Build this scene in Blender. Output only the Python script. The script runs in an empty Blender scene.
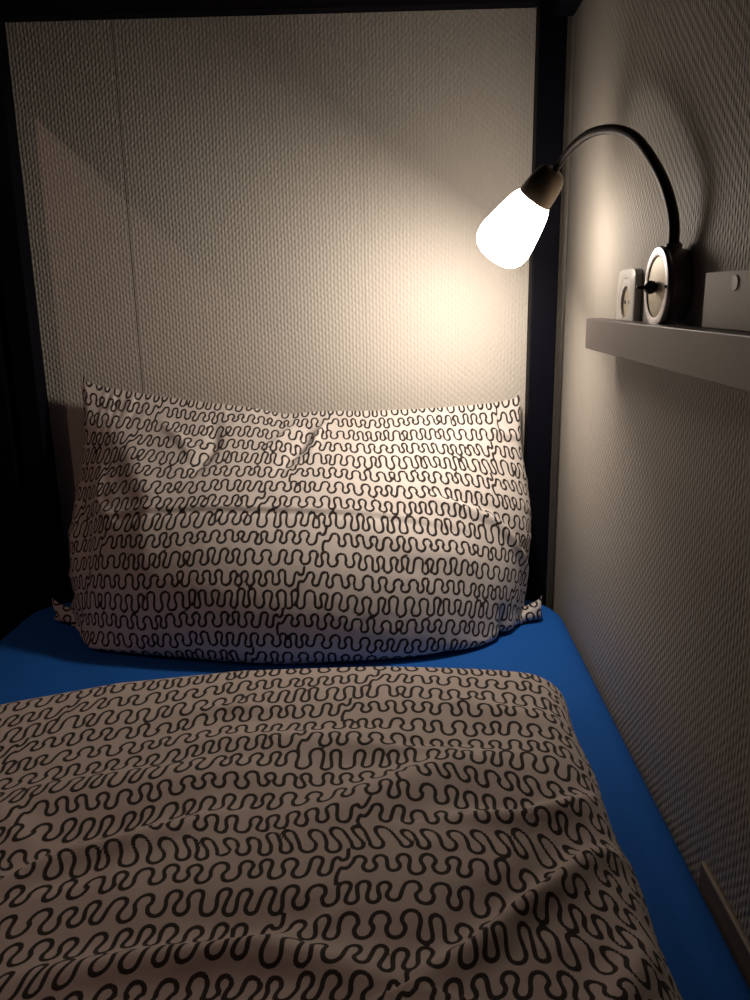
import bpy, bmesh, math
import numpy as np
from mathutils import Vector, Matrix

scene = bpy.context.scene
COL = scene.collection
CZ = 1.05            # camera height; mattress top is at 0.50 m
PI = math.pi

# ------------------------------------------------------------------ materials
def mat(name):
    m = bpy.data.materials.new(name); m.use_nodes = True
    nt = m.node_tree; b = nt.nodes['Principled BSDF']
    return m, nt, b

def simple(name, col, rough=.5, metal=0., spec=.5, bump=0., bscale=400., coat=0.):
    m, nt, b = mat(name)
    tc = nt.nodes.new('ShaderNodeTexCoord')
    nz = nt.nodes.new('ShaderNodeTexNoise'); nz.inputs['Scale'].default_value = bscale
    nt.links.new(tc.outputs['Object'], nz.inputs['Vector'])
    mx = nt.nodes.new('ShaderNodeMixRGB'); mx.blend_type = 'MIX'
    mx.inputs[1].default_value = (*[c * .93 for c in col], 1); mx.inputs[2].default_value = (*[min(1, c * 1.07) for c in col], 1)
    nt.links.new(nz.outputs['Fac'], mx.inputs[0]); nt.links.new(mx.outputs[0], b.inputs['Base Color'])
    b.inputs['Roughness'].default_value = rough; b.inputs['Metallic'].default_value = metal
    b.inputs['Specular IOR Level'].default_value = spec
    b.inputs['Coat Weight'].default_value = coat
    if bump:
        bp = nt.nodes.new('ShaderNodeBump'); bp.inputs['Strength'].default_value = 1; bp.inputs['Distance'].default_value = bump
        nt.links.new(nz.outputs['Fac'], bp.inputs['Height']); nt.links.new(bp.outputs[0], b.inputs['Normal'])
    return m

def wallpaper(name, col, ax, sg):
    """painted woven wallpaper: staggered little oval bumps; ax = horizontal axis of the wall"""
    m, nt, b = mat(name); N = nt.nodes; L = nt.links
    def M(op, a, bb=None, c=None):
        n = N.new('ShaderNodeMath'); n.operation = op
        for i, v in enumerate((a, bb, c)):
            if v is None: continue
            if isinstance(v, (int, float)): n.inputs[i].default_value = v
            else: L.new(v, n.inputs[i])
        return n.outputs[0]
    tc = N.new('ShaderNodeTexCoord'); sp = N.new('ShaderNodeSeparateXYZ')
    L.new(tc.outputs['Object'], sp.inputs[0])
    nz = N.new('ShaderNodeTexNoise'); nz.inputs['Scale'].default_value = 45; nz.inputs['Detail'].default_value = 2
    L.new(tc.outputs['Object'], nz.inputs['Vector'])
    jit = M('MULTIPLY', M('SUBTRACT', nz.outputs['Fac'], .5), 1.3)
    c, H = .0062, .0118
    jz = M('MULTIPLY', M('SUBTRACT', nz.outputs['Fac'], .5), .0036)
    xs = M('DIVIDE', M('ADD', sp.outputs[ax], jz), c)
    colm = M('FLOOR', xs)
    rib = M('MULTIPLY', M('SUBTRACT', 1, M('COSINE', M('MULTIPLY', xs, 2 * PI))), .5)
    zz = M('ADD', M('ADD', M('MULTIPLY', sp.outputs['Z'], 2 * PI / H), M('MULTIPLY', colm, PI * (1 + .10 * sg))), M('MULTIPLY', jz, 400))
    dash = M('ADD', M('MULTIPLY', M('COSINE', zz), .5), .5)
    rnd = M('MULTIPLY', rib, M('ADD', M('MULTIPLY', dash, .93), .07))
    # fine thread ribs
    thr = M('MULTIPLY', M('SINE', M('MULTIPLY', sp.outputs[ax], 2 * PI / .0031)), .02)
    hgt = M('ADD', rnd, thr)
    big = N.new('ShaderNodeTexNoise'); big.inputs['Scale'].default_value = 260
    L.new(tc.outputs['Object'], big.inputs['Vector'])
    hgt = M('ADD', hgt, M('MULTIPLY', big.outputs['Fac'], .25))
    bp = N.new('ShaderNodeBump'); bp.inputs['Strength'].default_value = 1; bp.inputs['Distance'].default_value = .0008
    L.new(hgt, bp.inputs['Height']); L.new(bp.outputs[0], b.inputs['Normal'])
    mo = N.new('ShaderNodeTexNoise'); mo.inputs['Scale'].default_value = 3.; mo.inputs['Detail'].default_value = 3
    L.new(tc.outputs['Object'], mo.inputs['Vector'])
    mx = N.new('ShaderNodeMixRGB'); mx.inputs[1].default_value = (*[c * .95 for c in col], 1); mx.inputs[2].default_value = (*[c * 1.05 for c in col], 1)
    L.new(mo.outputs['Fac'], mx.inputs[0])
    L.new(mx.outputs[0], b.inputs['Base Color'])
    b.inputs['Roughness'].default_value = .62; b.inputs['Specular IOR Level'].default_value = .25
    return m

def squiggle_cloth(name, light, dark):
    """printed cotton: the attribute 'line' holds the distance (mm) to the printed meander line"""
    m, nt, b = mat(name); N = nt.nodes; L = nt.links
    at = N.new('ShaderNodeAttribute'); at.attribute_name = 'line'
    mr = N.new('ShaderNodeMapRange'); mr.interpolation_type = 'SMOOTHSTEP'
    mr.inputs['From Min'].default_value = 1.65; mr.inputs['From Max'].default_value = 2.15
    mr.inputs['To Min'].default_value = 0; mr.inputs['To Max'].default_value = 1
    L.new(at.outputs['Fac'], mr.inputs['Value'])
    mx = N.new('ShaderNodeMixRGB'); mx.inputs[1].default_value = (*dark, 1); mx.inputs[2].default_value = (*light, 1)
    L.new(mr.outputs[0], mx.inputs[0]); L.new(mx.outputs[0], b.inputs['Base Color'])
    b.inputs['Roughness'].default_value = .9; b.inputs['Specular IOR Level'].default_value = .15
    b.inputs['Sheen Weight'].default_value = .08
    tc = N.new('ShaderNodeTexCoord')
    n1 = N.new('ShaderNodeTexNoise'); n1.inputs['Scale'].default_value = 22; n1.inputs['Detail'].default_value = 3
    L.new(tc.outputs['Object'], n1.inputs['Vector'])
    bp = N.new('ShaderNodeBump'); bp.inputs['Distance'].default_value = .006; bp.inputs['Strength'].default_value = .5
    L.new(n1.outputs['Fac'], bp.inputs['Height']); L.new(bp.outputs[0], b.inputs['Normal'])
    return m

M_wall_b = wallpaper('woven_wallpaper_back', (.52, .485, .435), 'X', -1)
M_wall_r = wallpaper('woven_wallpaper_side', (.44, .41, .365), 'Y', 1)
M_dark = simple('dark_paint', (.003, .0025, .003), .8, 0, .05)
M_frame = simple('black_powder_coat', (.0030, .0032, .007), .6, 0, .07, .00008, 900)
M_sheet = simple('blue_jersey', (.009, .105, .43), .85, 0, .2, .0004, 700)
M_shelf = simple('taupe_laminate', (.20, .165, .160), .45, 0, .4)
M_white = simple('white_plastic', (.74, .72, .68), .35)
M_card = simple('white_board', (.80, .75, .70), .6)
M_beige = simple('beige_plastic', (.60, .53, .40), .45)
M_hole = simple('dark_hole', (.01, .01, .01), .6)
M_chrome = simple('satin_chrome', (.50, .48, .51), .35, 1.)
M_dial = simple('champagne_metal', (.70, .62, .46), .45, .25)
M_drum = simple('dark_nickel', (.16, .135, .13), .42, .3)
M_neck = simple('dark_gooseneck', (.022, .014, .014), .5, .2, .25)
M_socket = simple('bronze_holder', (.17, .13, .09), .36, .65)
M_black = simple('black_knob', (.01, .01, .01), .3)
M_pine = simple('pale_wood', (.20, .155, .115), .6)
M_floor = simple('grey_vinyl', (.10, .09, .08), .6)
M_ceil = simple('ceiling_paint', (.5, .48, .45), .9)
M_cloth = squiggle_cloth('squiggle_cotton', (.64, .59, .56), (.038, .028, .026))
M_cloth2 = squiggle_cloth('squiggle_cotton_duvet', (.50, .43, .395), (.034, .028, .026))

mg, nt, b = mat('lit_opal_glass')
b.inputs['Base Color'].default_value = (.9, .88, .82, 1); b.inputs['Roughness'].default_value = .3
b.inputs['Emission Color'].default_value = (1.0, .86, .73, 1); b.inputs['Emission Strength'].default_value = 19.
M_glass = mg

# ------------------------------------------------------------------ helpers
def obj(name, bm, m, parent=None, smooth=False):
    me = bpy.data.meshes.new(name)
    bmesh.ops.recalc_face_normals(bm, faces=bm.faces)
    bm.to_mesh(me); bm.free()
    me.materials.append(m)
    if smooth:
        for p in me.polygons: p.use_smooth = True
        try: me.set_sharp_from_angle(angle=math.radians(40))
        except Exception: pass
    o = bpy.data.objects.new(name, me); COL.objects.link(o)
    if parent: o.parent = parent
    return o

def box(bm, x0, x1, y0, y1, z0, z1, bev=0., seg=2):
    r = bmesh.ops.create_cube(bm, size=1.)
    vs = r['verts']
    for v in vs:
        v.co = Vector(((x0 + x1) / 2 + v.co.x * (x1 - x0), (y0 + y1) / 2 + v.co.y * (y1 - y0), (z0 + z1) / 2 + v.co.z * (z1 - z0)))
    if bev:
        es = list({e for v in vs for e in v.link_edges})
        bmesh.ops.bevel(bm, geom=es, offset=bev, segments=seg, profile=.5, affect='EDGES')

def B(*a, **k):
    bm = bmesh.new(); box(bm, *a, **k); return bm

def lathe(bm, prof, origin, axis, n=48):
    """prof: list of (r, t) along axis; closes on r=0 ends"""
    axis = Vector(axis).normalized()
    u = axis.orthogonal().normalized(); w = axis.cross(u)
    o = Vector(origin); rings = []
    for r, t in prof:
        if r < 1e-6: rings.append([bm.verts.new(o + axis * t)])
        else: rings.append([bm.verts.new(o + axis * t + (u * math.cos(2 * PI * k / n) + w * math.sin(2 * PI * k / n)) * r) for k in range(n)])
    for a, c in zip(rings, rings[1:]):
        for k in range(n):
            k2 = (k + 1) % n
            if len(a) == 1 and len(c) == 1: continue
            if len(a) == 1: bm.faces.new((a[0], c[k], c[k2]))
            elif len(c) == 1: bm.faces.new((a[k], c[0], a[k2]))
            else: bm.faces.new((a[k], c[k], c[k2], a[k2]))

def tube(bm, pts, rad, n=20, sub=8):
    P = [Vector(p) for p in pts]; Q = []; RR = []
    if isinstance(rad, (int, float)): rad = [rad] * len(P)
    for i in range(len(P) - 1):
        p0 = P[max(i - 1, 0)]; p1 = P[i]; p2 = P[i + 1]; p3 = P[min(i + 2, len(P) - 1)]
        for s in range(sub):
            t = s / sub
            Q.append(.5 * ((2 * p1) + (p2 - p0) * t + (2 * p0 - 5 * p1 + 4 * p2 - p3) * t * t + (3 * p1 - p0 - 3 * p2 + p3) * t ** 3))
            RR.append(rad[i] + (rad[i + 1] - rad[i]) * t)
    Q.append(P[-1]); RR.append(rad[-1])
    rings = []; u = None
    for i, q in enumerate(Q):
        d = (Q[min(i + 1, len(Q) - 1)] - Q[max(i - 1, 0)]).normalized()
        u = d.orthogonal().normalized() if u is None else (u - d * u.dot(d)).normalized()
        w = d.cross(u)
        rings.append([bm.verts.new(q + (u * math.cos(2 * PI * k / n) + w * math.sin(2 * PI * k / n)) * RR[i]) for k in range(n)])
    for a, c in zip(rings, rings[1:]):
        for k in range(n): bm.faces.new((a[k], c[k], c[(k + 1) % n], a[(k + 1) % n]))
    bm.faces.new(rings[0]); bm.faces.new(rings[-1])

def thing(name, label, cat, loc=(0, 0, 0), group=None):
    o = bpy.data.objects.new(name, None); COL.objects.link(o); o.location = loc; o.empty_display_size = .05
    o['label'] = label; o['category'] = cat
    if group: o['group'] = group
    bpy.context.view_layer.update()
    return o

def part(name, bm, m, parent, smooth=False):
    """shapes are written in world coordinates; move them into the parent's frame"""
    off = Vector(parent.location)
    pp = parent.parent
    while pp: off += Vector(pp.location); pp = pp.parent
    bmesh.ops.translate(bm, verts=bm.verts, vec=-off)
    return obj(name, bm, m, parent, smooth)

def tag(o, label, cat, group=None):
    o['label'] = label; o['category'] = cat
    if group: o['group'] = group
    return o

def struct(name, bm, m, parent=None):
    o = obj(name, bm, m, parent)
    o['kind'] = 'structure'
    return o

# ------------------------------------------------------------------ room shell
YB = 1.50; XR = .295
def wall_with_seams(x0, x1, seams, y0, y1, z0, z1):
    """wall slab whose face (towards -Y) has narrow grooves where the wallpaper strips meet"""
    bm = bmesh.new()
    xs = [x0]; ys = [y0]
    for s, g, d in seams:
        xs += [s - g, s - g * .35, s + g * .35, s + g]; ys += [y0 - .0003, y0 + d, y0 + d, y0]
    xs.append(x1); ys.append(y0)
    lo = [bm.verts.new((x, y, z0)) for x, y in zip(xs, ys)]; hi = [bm.verts.new((x, y, z1)) for x, y in zip(xs, ys)]
    for i in range(len(xs) - 1): bm.faces.new((lo[i], lo[i + 1], hi[i + 1], hi[i]))
    bl = [bm.verts.new((x, y1, z)) for x, z in ((x0, z0), (x1, z0), (x1, z1), (x0, z1))]
    bm.faces.new(bl)
    bm.faces.new([lo[0], hi[0], bl[3], bl[0]]); bm.faces.new([lo[-1], bl[1], bl[2], hi[-1]])
    bm.faces.new(lo + [bl[1], bl[0]]); bm.faces.new(hi + [bl[2], bl[3]])
    return bm
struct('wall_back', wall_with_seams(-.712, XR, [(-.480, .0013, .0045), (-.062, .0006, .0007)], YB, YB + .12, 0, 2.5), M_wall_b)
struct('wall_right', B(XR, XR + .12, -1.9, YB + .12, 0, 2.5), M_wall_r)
struct('wall_rear', B(-2.3, -.712, YB - .06, YB + .12, 0, 2.5), M_dark)
struct('wall_left', B(-2.42, -2.3, -1.9, YB + .12, 0, 2.5), M_dark)
struct('wall_front', B(-2.42, XR + .12, -2.02, -1.9, 0, 2.5), M_dark)
struct('floor', B(-2.42, XR + .12, -2.02, YB + .12, -.1, 0), M_floor)
struct('ceiling', B(-2.42, XR + .12, -2.02, YB + .12, 2.5, 2.6), M_ceil)
# pale skirting board standing along the side wall next to the mattress
struct('baseboard_right', B(XR - .006, XR, -1.7, .69, .46, .512, bev=.002), M_pine)

# ------------------------------------------------------------------ bunk bed frame
bed = thing('bunk_bed', 'black metal bunk bed frame with square posts around the blue mattress', 'bed', (-.2, .45, 0))
def post(x0, x1, y0, y1): return part('post', B(x0, x1, y0, y1, 0, 1.86, bev=.003), M_frame, bed)
PL0, PL1, PR0, PR1 = -.700, -.657, .229, .274
post(PR0, PR1, 1.452, 1.494); post(PL0, PL1, 1.452, 1.494)
post(PR0, PR1, -.60, -.556); post(PL0, PL1, -.60, -.556)
part('head_rail', B(PL1, PR0, 1.456, 1.490, CZ + .457, CZ + .508, bev=.003), M_frame, bed)
part('head_rail', B(PL1, PR0, 1.458, 1.488, .40, .44, bev=.003), M_frame, bed)
part('foot_rail', B(PL1, PR0, -.596, -.560, .40, .44, bev=.003), M_frame, bed)
part('foot_rail', B(PL1, PR0, -.596, -.560, CZ + .457, CZ + .508, bev=.003), M_frame, bed)
part('side_rail', B(.249, .283, -.556, 1.452, CZ + .432, CZ + .49, bev=.003), M_frame, bed)
part('side_rail', B(-.674, -.659, -.556, 1.452, CZ + .357, CZ + .4545, bev=.002), M_frame, bed)
part('side_rail', B(-.708, -.700, -.600, 1.494, .36, .44, bev=.002), M_frame, bed)
part('side_rail', B(.262, .27, -.556, 1.452, .36, .385, bev=.002), M_frame, bed)
part('slat_base', B(-.66, .262, -.54, 1.45, .385, .40), M_pine, bed)
part('upper_bunk_board', B(-.672, .247, -.55, 1.45, CZ + .457, CZ + .50), M_dark, bed)

# ------------------------------------------------------------------ blue mattress in its fitted sheet
def mattress():
    X0, X1, Y0, Y1 = -.690, .2885, -.54, 1.449
    Z0, Z1 = .402, .502
    nx, ny = 110, 180; rc = .10
    bm = bmesh.new()
    hx, hy = (X1 - X0) / 2, (Y1 - Y0) / 2; cx, cy = (X0 + X1) / 2, (Y0 + Y1) / 2
    # rounded-rect outline rings, from centre of the top out, over the shoulder and down
    n = 240; dirs = []
    def outline(off, k):
        hx2, hy2, r = hx - off, hy - off, max(rc - off, .02)
        per = []
        L = [2 * (hy2 - r), PI / 2 * r, 2 * (hx2 - r), PI / 2 * r] * 2
        tot = sum(L); s = (k / n) * tot; i = 0
        while s > L[i] and i < 7: s -= L[i]; i += 1
        cs = [(hx2, -(hy2 - r)), (hx2 - r, hy2 - r), (hx2 - r, hy2), (-(hx2 - r), hy2 - r), (-hx2, hy2 - r), (-(hx2 - r), -(hy2 - r)), (-(hx2 - r), -hy2), (hx2 - r, -(hy2 - r))]
        px, py = cs[i]
        if i == 0: return px, py + s
        if i == 2: return px - s, py
        if i == 4: return px, py - s
        if i == 6: return px + s, py
        a0 = {1: 0, 3: PI / 2, 5: PI, 7: 3 * PI / 2}[i]; a = a0 + s / r
        return px + r * math.cos(a), py + r * math.sin(a)
    rings = []
    prof = [(.012, Z0), (.002, Z0 + .008), (0, Z0 + .03), (0, Z1 - .045), (.0010, Z1 - .022), (.0045, Z1 - .010), (.012, Z1 - .003), (.026, Z1 - .0005), (.055, Z1 + .0005), (.09, Z1 + .001), (.15, Z1), (.25, Z1 - .001), (.40, Z1 - .002)]
    for off, z in prof:
        ring = []
        for k in range(n):
            x, y = outline(min(off, .085), k)
            if off > .085:
                f = 1 - (off - .085) / .42
                x *= f; y *= f
            w = .0016 * math.sin(y * 23 + x * 9) * math.sin(x * 31 - y * 5) if z > Z1 - .01 else .0025 * math.sin(k * .55) * (1 if z < Z0 + .04 else .3)
            ring.append(bm.verts.new((cx + x + (w if z < Z1 - .01 else 0), cy + y, z + (w if z > Z1 - .01 else 0))))
        rings.append(ring)
    for a, c in zip(rings, rings[1:]):
        for k in range(n): bm.faces.new((a[k], a[(k + 1) % n], c[(k + 1) % n], c[k]))
    bm.faces.new(rings[0][::-1])
    ctr = bm.verts.new((cx, cy, Z1 - .002))
    for k in range(n): bm.faces.new((rings[-1][k], rings[-1][(k + 1) % n], ctr))
    return bm
tag(obj('mattress', mattress(), M_sheet, None, True), 'mattress in a stretched plain blue fitted sheet, lying in the bunk', 'mattress')

# ------------------------------------------------------------------ the printed meander pattern as a distance field
TW, ROW, NR = .340, .0300, 8
TH = ROW * NR
def make_field():
    rng = np.random.RandomState(11)
    amp = [.0142, .0116, .0120, .0110, .0140, .0114, .0122, .0110]
    lines = []
    def omega(pts_ext):
        """round meander through alternating extrema -> dense polyline"""
        C = []
        for i, (x, y, s, r) in enumerate(pts_ext):       # s=+1 peak, -1 trough
            C += [(x - r, y - s * r * 1.25), (x - r * .72, y - s * r * .33), (x, y), (x + r * .72, y - s * r * .33), (x + r, y - s * r * 1.25)]
        return C
    def smooth(C, sub=7):
        P = np.array(C, float); P = np.vstack([2 * P[0] - P[1], P, 2 * P[-1] - P[-2]]); out = []
        for i in range(1, len(P) - 2):
            p0, p1, p2, p3 = P[i - 1], P[i], P[i + 1], P[i + 2]
            for t in np.arange(sub) / sub:
                out.append(.5 * (2 * p1 + (p2 - p0) * t + (2 * p0 - 5 * p1 + 4 * p2 - p3) * t * t + (3 * p1 - p0 - 3 * p2 + p3) * t ** 3))
        out.append(P[-2]); return np.array(out)
    def base(x): return .0022 * math.sin(2 * PI * x / TW) + .0012 * math.sin(4 * PI * x / TW + 1)
    n_ext = 36
    for r in range(NR):
        y0 = (r + .5) * ROW
        w = rng.uniform(.72, 1.3, n_ext); w = w / w.sum() * TW
        xs = np.concatenate([[0], np.cumsum(w)[:-1]]) + rng.uniform(0, .01)
        E = []
        for i in range(n_ext):
            s = 1 if i % 2 == 0 else -1
            h = amp[r] * rng.uniform(.74, 1.06)
            gap = min(w[i], w[i - 1])
            E.append([xs[i], y0 + base(xs[i]) + s * h, s, min(.0068, max(.0046, gap * .64))])
        gaps = []
        if r % 4 in (1, 3):         # these rows break once: hook into the rows above and below
            k = int(rng.randint(3, 9)) * 2 + (8 if r > 3 else 0)
            gaps = [k % n_ext]
        if gaps:
            k = gaps[0]
            # rotate the list so the row starts right after the break
            E2 = E[k:] + [[e[0] + TW, e[1], e[2], e[3]] for e in E[:k]]
            first, last = E2[0], E2[-1]
            K2 = E2[:-2]; C = omega(K2)
            fx, fy, fr = K2[0][0], K2[0][1], K2[0][3]
            C = [(fx - .0150, y0 - ROW * .66), (fx - .0162, y0 - ROW * .36), (fx - .0140, y0 - .0025), (fx - .0095, y0 - .0035)] + C
            lx, ly, lr = K2[-1][0], K2[-1][1], K2[-1][3]
            C += [(lx + lr + .0010, y0 + .0070), (lx + lr + .0045, y0 + .0098), (lx + lr + .0080, y0 + .0060), (lx + lr + .0120, y0 + .0085), (lx + lr + .0130, y0 + ROW * .62)]
            lines.append(smooth(C))
        else:
            E2 = E + [[E[0][0] + TW, E[0][1], E[0][2], E[0][3]]]
            lines.append(smooth(omega(E2)))
    pts = []
    for L in lines:
        d = np.diff(L, axis=0); seg = np.hypot(d[:, 0], d[:, 1]); nsub = np.maximum(1, (seg / .0005).astype(int))
        for i in range(len(d)):
            for k in range(nsub[i]): pts.append(L[i] + d[i] * (k / nsub[i]))
    pts = np.array(pts)
    pts[:, 0] %= TW; pts[:, 1] %= TH
    # jump flooding-free distance: splat into a raster, brute force in a local window
    px = .0005; W, H = int(round(TW / px)), int(round(TH / px))
    D = np.full((H, W), 1.)
    ix = (pts[:, 0] / px).astype(int); iy = (pts[:, 1] / px).astype(int); K = 9
    oy, ox = np.mgrid[-K:K + 1, -K:K + 1]; oy = oy.ravel(); ox = ox.ravel()
    for a, c in zip(oy, ox):
        jx, jy = ix + c, iy + a
        d = np.hypot((jx + .5) * px - pts[:, 0], (jy + .5) * px - pts[:, 1])
        np.minimum.at(D, (jy % H, jx % W), d)
    D = np.minimum(D, .0046)
    return D, px
FIELD, FPX = make_field()
def line_at(u, v):
    """bilinear, periodic lookup -> distance in mm"""
    H, W = FIELD.shape
    x = (u % TW) / FPX - .5; y = (v % TH) / FPX - .5
    x0 = np.floor(x).astype(int); y0 = np.floor(y).astype(int); fx = x - x0; fy = y - y0
    g = lambda a, c: FIELD[a % H, c % W]
    return 1000 * ((g(y0, x0) * (1 - fx) + g(y0, x0 + 1) * fx) * (1 - fy) + (g(y0 + 1, x0) * (1 - fx) + g(y0 + 1, x0 + 1) * fx) * fy)

def grid_mesh(name, sheets, faces, line, m, parent=None):
    me = bpy.data.meshes.new(name)
    V = np.vstack(sheets)
    me.vertices.add(len(V)); me.vertices.foreach_set('co', V.astype(np.float32).ravel())
    nf = len(faces)
    me.loops.add(nf * 4); me.loops.foreach_set('vertex_index', faces.astype(np.int32).ravel())
    me.polygons.add(nf)
    me.polygons.foreach_set('loop_start', np.arange(0, nf * 4, 4, dtype=np.int32))
    me.polygons.foreach_set('loop_total', np.full(nf, 4, dtype=np.int32))
    me.update(calc_edges=True); me.validate()
    me.polygons.foreach_set('use_smooth', np.ones(len(me.polygons), dtype=bool))
    at = me.attributes.new('line', 'FLOAT', 'POINT'); at.data.foreach_set('value', line.astype(np.float32))
    me.materials.append(m)
    o = bpy.data.objects.new(name, me); COL.objects.link(o)
    if parent: o.parent = parent
    return o

def quads(nv, nu, base=0, flip=False):
    i = np.arange(nv * nu).reshape(nv, nu) + base
    q = np.stack([i[:-1, :-1], i[:-1, 1:], i[1:, 1:], i[1:, :-1]], -1).reshape(-1, 4)
    return q[:, ::-1] if flip else q

def upsample(A, k):
    """Catmull-Rom refinement of a (nv, nu, 3) grid"""
    def up(A):
        P = np.concatenate([2 * A[:1] - A[1:2], A, 2 * A[-1:] - A[-2:-1]], 0)
        p0, p1, p2, p3 = P[:-3], P[1:-2], P[2:-1], P[3:]
        out = np.empty(((len(A) - 1) * k + 1,) + A.shape[1:])
        for s in range(k):
            t = s / k
            out[s:-1:k] = .5 * (2 * p1 + (p2 - p0) * t + (2 * p0 - 5 * p1 + 4 * p2 - p3) * t * t + (3 * p1 - p0 - 3 * p2 + p3) * t ** 3)
        out[-1] = A[-1]
        return out
    A = up(A); A = up(A.transpose(1, 0, 2)).transpose(1, 0, 2)
    return A

def ridge_on(S, Y, pts, w, h, side=0.):
    """soft fold along a polyline; side > 0 adds a valley on its left side"""
    P = np.array(pts, float); best = np.full(S.shape, 9.); sgn = np.zeros(S.shape); tt = np.zeros(S.shape)
    Ls = np.hypot(*np.diff(P, axis=0).T); cum = np.concatenate([[0], np.cumsum(Ls)]) / Ls.sum()
    for i in range(len(P) - 1):
        A, C = P[i], P[i + 1]; D = C - A; l2 = D @ D
        t = np.clip(((S - A[0]) * D[0] + (Y - A[1]) * D[1]) / l2, 0, 1)
        dx, dy = S - (A[0] + t * D[0]), Y - (A[1] + t * D[1]); d = np.hypot(dx, dy)
        m = d < best
        best = np.where(m, d, best); sgn = np.where(m, np.sign(D[0] * dy - D[1] * dx), sgn)
        tt = np.where(m, cum[i] + t * (cum[i + 1] - cum[i]), tt)
    env = np.sin(PI * np.clip(tt * .84 + .08, 0, 1))
    r = h * np.exp(-(best / w) ** 2) * env
    if side: r -= side * h * np.exp(-((best - 1.9 * w) / (1.5 * w)) ** 2) * env * (sgn > 0) * smoothstep(best / w)
    return r
def smoothstep(t): t = np.clip(t, 0, 1); return t * t * (3 - 2 * t)
# ------------------------------------------------------------------ pillow: two sewn sheets, filled and left to settle against wall and mattress
def simulate_pillow(W=.895, Hh=.71, nu=112, nv=78, steps=260, vol=.068):
    a, bb = W / (nu - 1), Hh / (nv - 1)
    u = np.linspace(0, 1, nu); v = np.linspace(0, 1, nv)
    U, V = np.meshgrid(u, v)
    bot = np.array([-.187, 1.32, .55]); top = np.array([-.175, 1.445, .55 + .40])
    up = (top - bot); up /= np.linalg.norm(up); right = np.array([1., 0, 0]); nrm = np.cross(right, up)  # towards the room: -y
    X = np.empty((2, nv, nu, 3))
    bump = np.sin(PI * U) * np.sin(PI * V)
    rng = np.random.RandomState(4)
    for L, s in ((0, 1), (1, -1)):
        X[L] = bot + (U - .5)[..., None] * W * right + V[..., None] * .40 * up + nrm * (s * (.004 + .11 * bump))[..., None]
        X[L] += rng.normal(0, .0009, X[L].shape)
    Vel = np.zeros_like(X); dt = 1 / 90.
    g = np.array([0, 0, -9.8])
    uu = u[:, None]
    TLc, TRc = np.array([-.580, 1.468, CZ - .125]), np.array([.224, 1.470, CZ - .168])
    BLc, BRc = np.array([-.615, 1.32, .552]), np.array([.242, 1.325, .548])
    pins = {(nv - 1, 0): TLc, (nv - 1, nu - 1): TRc, (0, 0): BLc, (0, nu - 1): BRc}
    toprow = TLc + (TRc - TLc) * uu; toprow[:, 2] -= .034 * np.sin(PI * u) + .012 * np.exp(-((u - .46) / .05) ** 2)
    botrow = BLc + (BRc - BLc) * uu; botrow[:, 2] -= .02; botrow[:, 1] -= .05 * np.sin(PI * u)
    def weld():
        for sl in ((0, slice(None)), (nv - 1, slice(None)), (slice(None), 0), (slice(None), nu - 1)):
            m = .5 * (X[0][sl] + X[1][sl]); X[0][sl] = m; X[1][sl] = m
    def con(A, C, rest, k, push=1.):
        d = C - A; l = np.linalg.norm(d, axis=-1, keepdims=True) + 1e-12
        diff = (l - rest) / l
        diff = np.where(diff < 0, diff * push, diff)
        c = d * (.5 * k) * diff
        A += c; C -= c
    dg = math.hypot(a, bb)
    for it in range(steps):
        # pressure from the filling
        n = np.zeros_like(X); vol_now = 0.
        for L, s in ((0, 1.), (1, -1.)):
            du = np.gradient(X[L], axis=1); dv = np.gradient(X[L], axis=0)
            n[L] = np.cross(du, dv) * s
            vol_now += np.sum(X[L] * n[L]) / 3
        p = min(150., 700 * max(0., vol * min(1, .3 + it / 110) / max(abs(vol_now), 1e-6) - 1))
        z = X[..., 2:3]; hyd = 1.0 + 4. * np.exp(-((z - .70) / .125) ** 2)
        acc = g + n / (a * bb) * p * hyd
        am = np.linalg.norm(acc, axis=-1, keepdims=True); acc *= np.minimum(1, 260 / am)
        Vel = (Vel + acc * dt) * .90
        Xp = X.copy(); X += Vel * dt
        for k in range(14):
            for L in (0, 1):
                Y = X[L]
                for o in (0, 1):
                    con(Y[:, o:-1:2], Y[:, o + 1::2], a, 1., .8); con(Y[o:-1:2], Y[o + 1::2], bb, 1., .8)
                for o in (0, 1):
                    con(Y[o:-1:2, :-1], Y[o + 1::2, 1:], dg, .35, .4); con(Y[o:-1:2, 1:], Y[o + 1::2, :-1], dg, .35, .4)
                if k % 3 == 0:
                    for o in (0, 1, 2, 3):
                        A_ = Y[:, o:-2:4]; C_ = Y[:, o + 2::4][:, :A_.shape[1]]; con(A_, C_, 2 * a, .30, .5)
                        A_ = Y[o:-2:4]; C_ = Y[o + 2::4][:A_.shape[0]]; con(A_, C_, 2 * bb, .30, .5)
            weld()
            for (iv, iu), tgt in pins.items(): X[:, iv, iu] = tgt
            row = X[:, -1]; row += (toprow - row) * .12; X[:, -1] = row
            row = X[:, 0]; row += (botrow - row) * .05; X[:, 0] = row
            low = X[..., 2] < .506
            X[..., 2] = np.maximum(X[..., 2], .506)
            wl = X[..., 1] > 1.492
            X[..., 1] = np.minimum(X[..., 1], 1.492)
        # friction on the mattress and wall
        X[..., :2] = np.where(low[..., None], Xp[..., :2] + .3 * (X[..., :2] - Xp[..., :2]), X[..., :2])
        X[..., 2] = np.where(wl & ~low, Xp[..., 2] + .35 * (X[..., 2] - Xp[..., 2]), X[..., 2])
        Vel = (X - Xp) / dt
    return X, U, V, W, Hh

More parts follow.
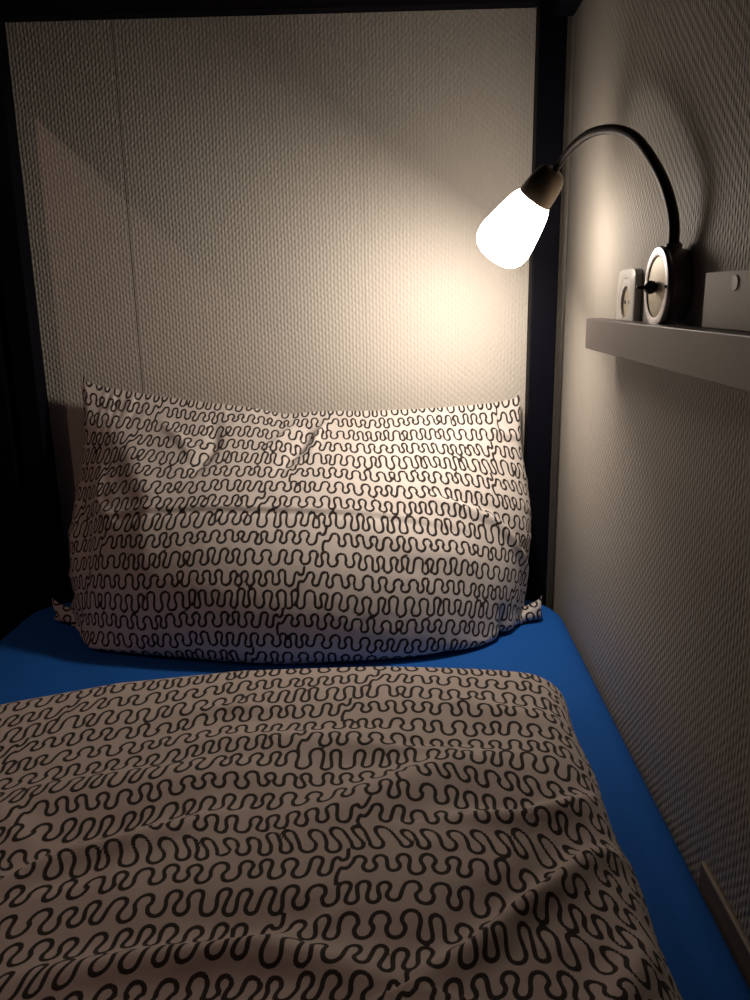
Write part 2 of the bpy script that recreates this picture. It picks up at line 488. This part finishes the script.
def build_pillow():
    X, U, V, W, Hh = simulate_pillow()
    X[..., 0] = -.18 + (X[..., 0] + .18) * (1 - .045 * np.exp(-((X[..., 2] - .80) / .10) ** 2))
    F = upsample(X[0], 3); Bk = upsample(X[1], 3)
    nv, nu = F.shape[:2]
    U2, V2 = np.meshgrid(np.linspace(0, 1, nu), np.linspace(0, 1, nv))
    A_, B_ = U2 * W, V2 * Hh                      # metres on the cloth, from the lower left corner
    R = lambda pts, w, h, side=0.: ridge_on(A_, B_, [(p * W, q * Hh) for p, q in pts], w, h, side)
    f = R([(.74, .74), (.86, .70), (.95, .61), (.985, .52)], .010, .008, .8)
    f += R([(.78, .36), (.86, .30), (.93, .29), (.99, .31)], .009, .011, .9)
    f += R([(.88, .50), (.90, .42), (.95, .36)], .010, -.010) + R([(.93, .46), (.965, .40), (.985, .34)], .006, .008, .5)
    f += R([(.90, .20), (.95, .16), (.99, .10)], .008, .008, .7) + R([(.94, .26), (.97, .20), (.985, .12)], .005, .005, .5)
    f += R([(.53, .97), (.51, .90), (.475, .80)], .012, -.012) + R([(.56, .97), (.54, .92), (.53, .86)], .007, .006) + R([(.49, .96), (.46, .90), (.43, .86)], .009, .006)
    f += R([(.31, .95), (.33, .87), (.31, .78)], .012, -.009) + R([(.20, .93), (.26, .88), (.30, .83)], .009, .006)
    f += R([(.07, .93), (.16, .84), (.25, .72), (.27, .60)], .022, .007) + R([(.05, .78), (.11, .68), (.14, .56)], .030, -.014)
    f += R([(.02, .50), (.07, .48), (.12, .50)], .008, .006, .6) + R([(.02, .42), (.06, .38), (.12, .36)], .009, .006, .6)
    f += R([(.02, .18), (.06, .20), (.12, .17)], .008, .006, .6) + R([(.10, .80), (.13, .72), (.20, .66)], .010, .005)
    f += R([(.12, .675), (.35, .685), (.62, .68), (.80, .66)], .0045, -.0032) + R([(.12, .687), (.35, .697), (.62, .692), (.80, .672)], .0060, .0030)
    f += R([(.33, .30), (.5, .33), (.66, .30)], .03, .004) + R([(.60, .66), (.70, .62), (.82, .60)], .02, .004)
    rs = np.random.RandomState(3)
    for _ in range(30):                             # gathers running in from the side seams
        sd = rs.randint(2); y0 = rs.uniform(.05, .97); l = rs.uniform(.03, .09); dy = rs.normal(0, .03)
        x0, x1 = (.004, l) if sd == 0 else (.996, 1 - l)
        f += R([(x0, y0), ((x0 + x1) / 2, y0 + dy * .6), (x1, y0 + dy)], rs.uniform(.004, .008), rs.uniform(.0015, .0045), .5)
    for _ in range(16):                             # and down from the top seam
        x0 = rs.uniform(.05, .95); l = rs.uniform(.03, .08); R_ = R([(x0, .995), (x0 + rs.normal(0, .012), 1 - l)], rs.uniform(.005, .009), rs.uniform(.001, .003), .5); f += R_
    nn = np.cross(np.gradient(F, axis=1), np.gradient(F, axis=0)); nn /= np.linalg.norm(nn, axis=-1, keepdims=True) + 1e-9
    ed = np.minimum(np.minimum(A_, W - A_), np.minimum(B_, Hh - B_))
    F = F + nn * (f * np.clip(ed / .006, 0, 1))[..., None]
    F[..., 1] = np.minimum(F[..., 1], 1.4965); F[..., 2] = np.maximum(F[..., 2], .5045)
    lf = line_at(U2 * W + .02, V2 * Hh + .022); lb = line_at(U2 * W + .15, V2 * Hh + .05)
    q = np.vstack([quads(nv, nu), quads(nv, nu, nv * nu, True)])
    return grid_mesh('pillow', [F.reshape(-1, 3), Bk.reshape(-1, 3)], q, np.concatenate([lf.ravel(), lb.ravel()]), M_cloth)
pil = build_pillow()
tag(pil, 'plump white pillow printed with dark squiggle lines, leaning against the wall', 'pillow')

# ------------------------------------------------------------------ duvet
def build_duvet():
    XL, XRt = -.90, .212
    nu, nv = 480, 520
    # s: across (left->right), t: down from the head-end edge
    S, T = np.meshgrid(np.linspace(XL, XRt, nu), np.linspace(0, 1.25, nv))
    xx = (S + .9) / 1.112
    edge = np.interp(S, [-.9, -.62, -.5, -.38, -.22, -.02, .12, .212], [.80, .885, .955, 1.005, 1.033, 1.035, 1.025, 1.012])
    k = np.ones(9) / 9
    e1 = np.convolve(np.pad(edge[0], 4, mode='edge'), k, 'valid'); edge = np.repeat(e1[None], nv, 0)
    Y = edge - T
    d_right = XRt - S; d_top = T
    prof = lambda d, w: np.sqrt(np.clip(1 - (1 - np.clip(d / w, 0, 1)) ** 2, 0, 1))
    hgt = .013 + (.036 + .012 * smoothstep(1 - T / .35)) * prof(d_top, .045) * (.14 + .86 * prof(d_right, .055))
    hgt *= prof(d_top + .004, .02) ** .5
    hgt += .012 * prof(d_right, .35) * np.sin(S * 5 + 1.0) * prof(d_top, .2)
    ridge = lambda pts, w, h, side=0.: ridge_on(S, Y, pts, w, h, side)
    fold = 0
    fold = fold + ridge([(.02, .50), (.058, .522), (.092, .556), (.126, .586), (.165, .629), (.208, .652)], .014, .016, .9)
    fold = fold + ridge([(.04, .68), (.111, .682), (.161, .703), (.205, .737)], .014, .011, .7)
    fold = fold + ridge([(-.42, .56), (-.356, .606), (-.313, .646), (-.26, .662), (-.18, .70)], .016, .011, .7)
    fold = fold + ridge([(-.30, .50), (-.195, .515), (-.103, .520), (.0, .49)], .018, .012, .6)
    fold = fold + ridge([(-.10, .68), (-.004, .736), (.06, .77), (.15, .79)], .030, .009, .8)
    fold = fold + ridge([(-.34, .82), (-.2, .835), (-.05, .82), (.05, .79)], .024, .006, .7)
    fold = fold + ridge([(-.30, .895), (-.22, .905), (-.14, .900)], .012, .004, .6)
    fold = fold + ridge([(-.45, .72), (-.3, .76), (-.12, .775)], .030, .007, .7)
    fold = fold + ridge([(.06, .90), (.12, .88), (.19, .865)], .020, .005, .5)
    fold = fold + ridge([(.12, .43), (.17, .50), (.2, .545)], .016, .009, .5)
    rs = np.random.RandomState(8)
    for _ in range(26):
        cx, cy = rs.uniform(-.55, .18), rs.uniform(.35, .92); an = rs.normal(.25, .45); l = rs.uniform(.03, .09)
        fold = fold + ridge([(cx - l * math.cos(an), cy - l * math.sin(an)), (cx, cy + rs.normal(0, .006)), (cx + l * math.cos(an), cy + l * math.sin(an))], rs.uniform(.008, .018), rs.uniform(.0012, .0030), .4)
    hgt = hgt + fold * (.25 + .75 * prof(np.minimum(d_right, d_top), .03))
    # left side drapes over the mattress edge
    Z = .505 + hgt
    over = np.clip(-.70 - S, 0, None)
    Xw = np.maximum(S, -.70 - .055 * (1 - np.exp(-over / .05)))
    Z = Z - np.clip(over - .03, 0, None) * .95
    Xw = Xw + .0025 * np.sin(T * 37) * np.exp(-d_right / .01)      # slightly wavy seam edge
    Z = np.maximum(Z, np.where(S > -.69, .5065, .2))
    top = np.stack([Xw, Y, Z], -1)
    # arc length so that the print follows the folds
    dV = np.linalg.norm(np.diff(top, axis=0), axis=-1); v = np.concatenate([np.zeros((1, nu)), np.cumsum(dV, 0)], 0)
    dU = np.linalg.norm(np.diff(top, axis=1), axis=-1); u = np.concatenate([np.zeros((nv, 1)), np.cumsum(dU[:, ::-1], 1)], 1)[:, ::-1]
    ln = line_at((-u + .06) / 1.14, (-v + .020) / 1.16) * 1.09
    bot = top.copy(); bot[..., 2] = np.where(S > -.69, .5055, top[..., 2] - .012); bot[..., 0] = np.where(S > -.69, top[..., 0], top[..., 0] + .010)
    n = nu * nv
    q = [quads(nv, nu, 0, True), quads(nv, nu, n, False)]
    i = np.arange(n).reshape(nv, nu)
    for e in (i[0], i[-1][::-1], i[:, 0][::-1], i[:, -1]):
        q.append(np.stack([e[:-1], e[1:], e[1:] + n, e[:-1] + n], -1))
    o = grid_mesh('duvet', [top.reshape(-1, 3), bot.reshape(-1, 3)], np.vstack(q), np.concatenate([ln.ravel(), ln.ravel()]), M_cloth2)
    return o
duv = build_duvet()
tag(duv, 'rumpled white duvet printed with dark squiggle lines, spread over the blue mattress', 'duvet')

# ------------------------------------------------------------------ shelf on the side wall
sh = thing('wall_shelf', 'narrow taupe wall shelf below the reading lamp and the socket', 'shelf', (XR, .7, CZ - .05))
bm = B(.2555, .279, .18, 1.142, CZ - .0715, CZ - .031, bev=.0012)
part('board', bm, M_shelf, sh)
for y in (.35, .95):
    part('bracket', B(.278, XR + .001, y - .015, y + .015, CZ - .062, CZ - .040), M_frame, sh)

# ------------------------------------------------------------------ power socket
so = thing('power_socket', 'square white wall socket with round recess, beside the lamp base', 'socket', (XR, 1.066, CZ - .006))
yc, zc = 1.066, CZ - .010
def ring_plate(x_back, x_front, hw, hh, r, bev):
    """square plate with a round opening"""
    bm = bmesh.new(); n = 64; rows = []
    def sq(k, s):
        a = 2 * PI * (k + .5) / n; c, d = math.cos(a), math.sin(a); f = 1 / (abs(c) ** 8 + abs(d) ** 8) ** (1 / 8)
        return c * f * hw * s, d * f * hh * s
    def ci(k): a = 2 * PI * (k + .5) / n; return math.cos(a) * r, math.sin(a) * r
    for kind, s, x in (('s', 1, x_back), ('s', 1, x_front + bev), ('s', 1 - bev * .3 / hw, x_front + bev * .3), ('s', 1 - bev / hw, x_front), ('c', 1, x_front), ('c', 1, x_back)):
        rows.append([bm.verts.new((x, yc + (sq(k, s) if kind == 's' else ci(k))[0], zc + (sq(k, s) if kind == 's' else ci(k))[1])) for k in range(n)])
    for a_, c_ in zip(rows, rows[1:] + rows[:1]):
        for k in range(n): bm.faces.new((a_[k], a_[(k + 1) % n], c_[(k + 1) % n], c_[k]))
    return bm
part('frame', ring_plate(XR - .0002, XR - .0090, .0405, .0405, .0298, .0025), M_white, so, True)
part('insert', ring_plate(XR - .0004, XR - .0088, .0290, .0290, .0200, .0006), M_white, so, True)
bm = bmesh.new(); lathe(bm, [(0, 0), (.0199, 0), (.0199, .0012), (0, .0012)], (XR - .0058, yc, zc), (1, 0, 0)); part('recess', bm, M_beige, so)
for dy in (-.0095, .0095):
    bm = bmesh.new(); lathe(bm, [(0, 0), (.0026, 0), (.0026, .0006), (0, .0006)], (XR - .0064, yc + dy, zc), (1, 0, 0), 16); part('pin_hole', bm, M_hole, so)

# ------------------------------------------------------------------ white cover plate
cp = thing('junction_box', 'flat white rectangular wall box with a small round cap, above the shelf', 'box', (XR, .66, CZ))
bm = B(.2735, XR, .520, .758, CZ - .0305, CZ + .0175, bev=.0012); part('cover', bm, M_card, cp)
bm = bmesh.new(); lathe(bm, [(0, -.0006), (.0058, -.0006), (.0064, 0), (.0064, .002), (0, .002)], (.2731, .689, CZ + .0075), (1, 0, 0), 32); part('round_cap', bm, M_white, cp, True)

# ------------------------------------------------------------------ reading lamp
lamp = thing('reading_lamp', 'dark gooseneck wall lamp with a glowing opal shade above the pillow', 'lamp', (XR, .885, CZ + .007))
C = Vector((XR, .885, CZ + .0065))
bm = bmesh.new(); lathe(bm, [(0, 0), (.036, 0), (.0385, .002), (.0405, .008), (.0405, .020), (.0395, .0225), (0, .0225)], C, (-1, 0, 0), 72); part('drum', bm, M_drum, lamp, True)
bm = bmesh.new(); lathe(bm, [(.0405, .021), (.0415, .0235), (.0400, .0265), (.0355, .0275), (.0315, .0265), (.0308, .0235), (.0308, .021), (.0405, .021)], C, (-1, 0, 0), 72); part('bezel', bm, M_chrome, lamp, True)
bm = bmesh.new(); lathe(bm, [(0, .0215), (.0309, .0215), (.0309, .0252), (.026, .0258), (.012, .0264), (0, .0266)], C, (-1, 0, 0), 72); fc = part('dial', bm, M_dial, lamp, True)
bm = bmesh.new(); lathe(bm, [(0, .0215), (.0035, .0215), (.0035, .026), (.0062, .028), (.0072, .032), (.0062, .036), (.0030, .0380), (.0022, .0385), (.0014, .046), (0, .0465)], C, (-1, 0, 0), 28); part('switch_knob', bm, M_black, lamp, True)
for sgn in (-1, 1):
    bm = bmesh.new(); lathe(bm, [(0, .026), (.0016, .026), (.0016, .0285), (0, .0285)], C + Vector((0, sgn * .0355, 0)), (-1, 0, 0), 14); part('screw', bm, M_black, lamp)
kz = 1.03
def far(x, y, z, k): return (x * k, y * k, CZ + z * k)
neck = [(.2825, .880, CZ + .036), (.2815, .877, CZ + .048), (.2785, .873, CZ + .074), (.2735, .890, CZ + .1068), (.2690, .935, CZ + .1426), (.264, .985, CZ + .1710), (.2555, 1.045, CZ + .1900), (.2411, 1.105, CZ + .1965), (.2265, 1.150, CZ + .1865), (.2145, 1.185, CZ + .1665), (.2060, 1.195, CZ + .1520)]
bm = bmesh.new(); tube(bm, neck, [.0056] * 8 + [.0052, .0048, .0046]); part('gooseneck', bm, M_neck, lamp, True)
bm = bmesh.new(); lathe(bm, [(0, -.004), (.0085, -.004), (.0085, .006), (.0065, .009), (0, .009)], Vector((.2825, .879, CZ + .042)), (0, 0, 1), 28); part('collar', bm, M_drum, lamp, True)
# holder and opal shade along one axis, pointing down to the left
Htop = Vector(far(.2120, 1.193, .1625, 1.0)); Tip = Vector(far(.1300, 1.205, .0480, 1.03))
ax = (Tip - Htop).normalized(); LT = (Tip - Htop).length
s0 = .012
def sc(pr): return [(r_ * kz, t_ * kz) for r_, t_ in pr]
bm = bmesh.new(); lathe(bm, sc([(0, s0 - .018), (.0090, s0 - .018), (.0160, s0 - .0145), (.0205, s0 - .007), (.0228, s0 + .004), (.0240, s0 + .018), (.0242, s0 + .032), (.0230, s0 + .033), (.0225, s0 + .024), (0, s0 + .022)]), Htop, ax, 56); hol = part('lamp_holder', bm, M_socket, lamp, True)
g0 = s0 + .024
bm = bmesh.new(); lathe(bm, sc([(0, g0), (.0215, g0), (.0265, g0 + .007), (.0295, g0 + .014), (.0335, g0 + .030), (.0375, g0 + .050), (.0400, g0 + .066), (.0402, g0 + .073), (.0385, g0 + .083), (.0335, g0 + .0915), (.0250, g0 + .0970), (.012, g0 + .0995), (0, g0 + .1000)]), Htop, ax, 64); part('glass_shade', bm, M_glass, lamp, True)

# added disk light past the closed shade tip, steering more light along its axis
Ad = bpy.data.lights.new('added_lamp_beam', 'AREA'); Ad.shape = 'DISK'; Ad.size = .055; Ad.energy = 2.3; Ad.color = (1.0, .86, .73)
Ao = bpy.data.objects.new('added_lamp_beam', Ad); COL.objects.link(Ao)
Ao.location = Htop + ax * ((g0 + .104) * kz); Ao.rotation_euler = ax.to_track_quat('-Z', 'Y').to_euler()
# ------------------------------------------------------------------ light from the rest of the dark room
Ld = bpy.data.lights.new('room_lamp', 'POINT'); Ld.energy = 9.5; Ld.color = (1.0, .62, .5); Ld.shadow_soft_size = .02
Lo = bpy.data.objects.new('room_lamp', Ld); COL.objects.link(Lo); Lo.location = (-1.58, .03, CZ + 1.222)
w = bpy.data.worlds.new('night'); scene.world = w; w.use_nodes = True
w.node_tree.nodes['Background'].inputs[0].default_value = (.5, .45, .5, 1); w.node_tree.nodes['Background'].inputs[1].default_value = .004

# ------------------------------------------------------------------ camera
cam = bpy.data.cameras.new('camera'); co = bpy.data.objects.new('camera', cam); COL.objects.link(co)
cam.sensor_fit = 'VERTICAL'; cam.sensor_height = 24.; cam.lens = 24. * 809 / 1000
cam.clip_start = .01
co.matrix_world = Matrix.Translation((0, 0, CZ)) @ Matrix.Rotation(math.radians(1.9), 4, 'Z') @ Matrix.Rotation(PI / 2 - math.radians(14), 4, 'X') @ Matrix.Rotation(math.radians(-.95), 4, 'Z')
scene.camera = co
vs = scene.view_settings
vs.view_transform = 'Standard'; vs.look = 'None'; vs.gamma = 1; vs.use_curve_mapping = False; vs.exposure = 0.
scene.cycles.use_denoising = True
try: scene.cycles.denoiser = 'OPENIMAGEDENOISE'
except Exception: pass
scene.cycles.max_bounces = 8; scene.cycles.diffuse_bounces = 3
scene.cycles.sample_clamp_indirect = 4
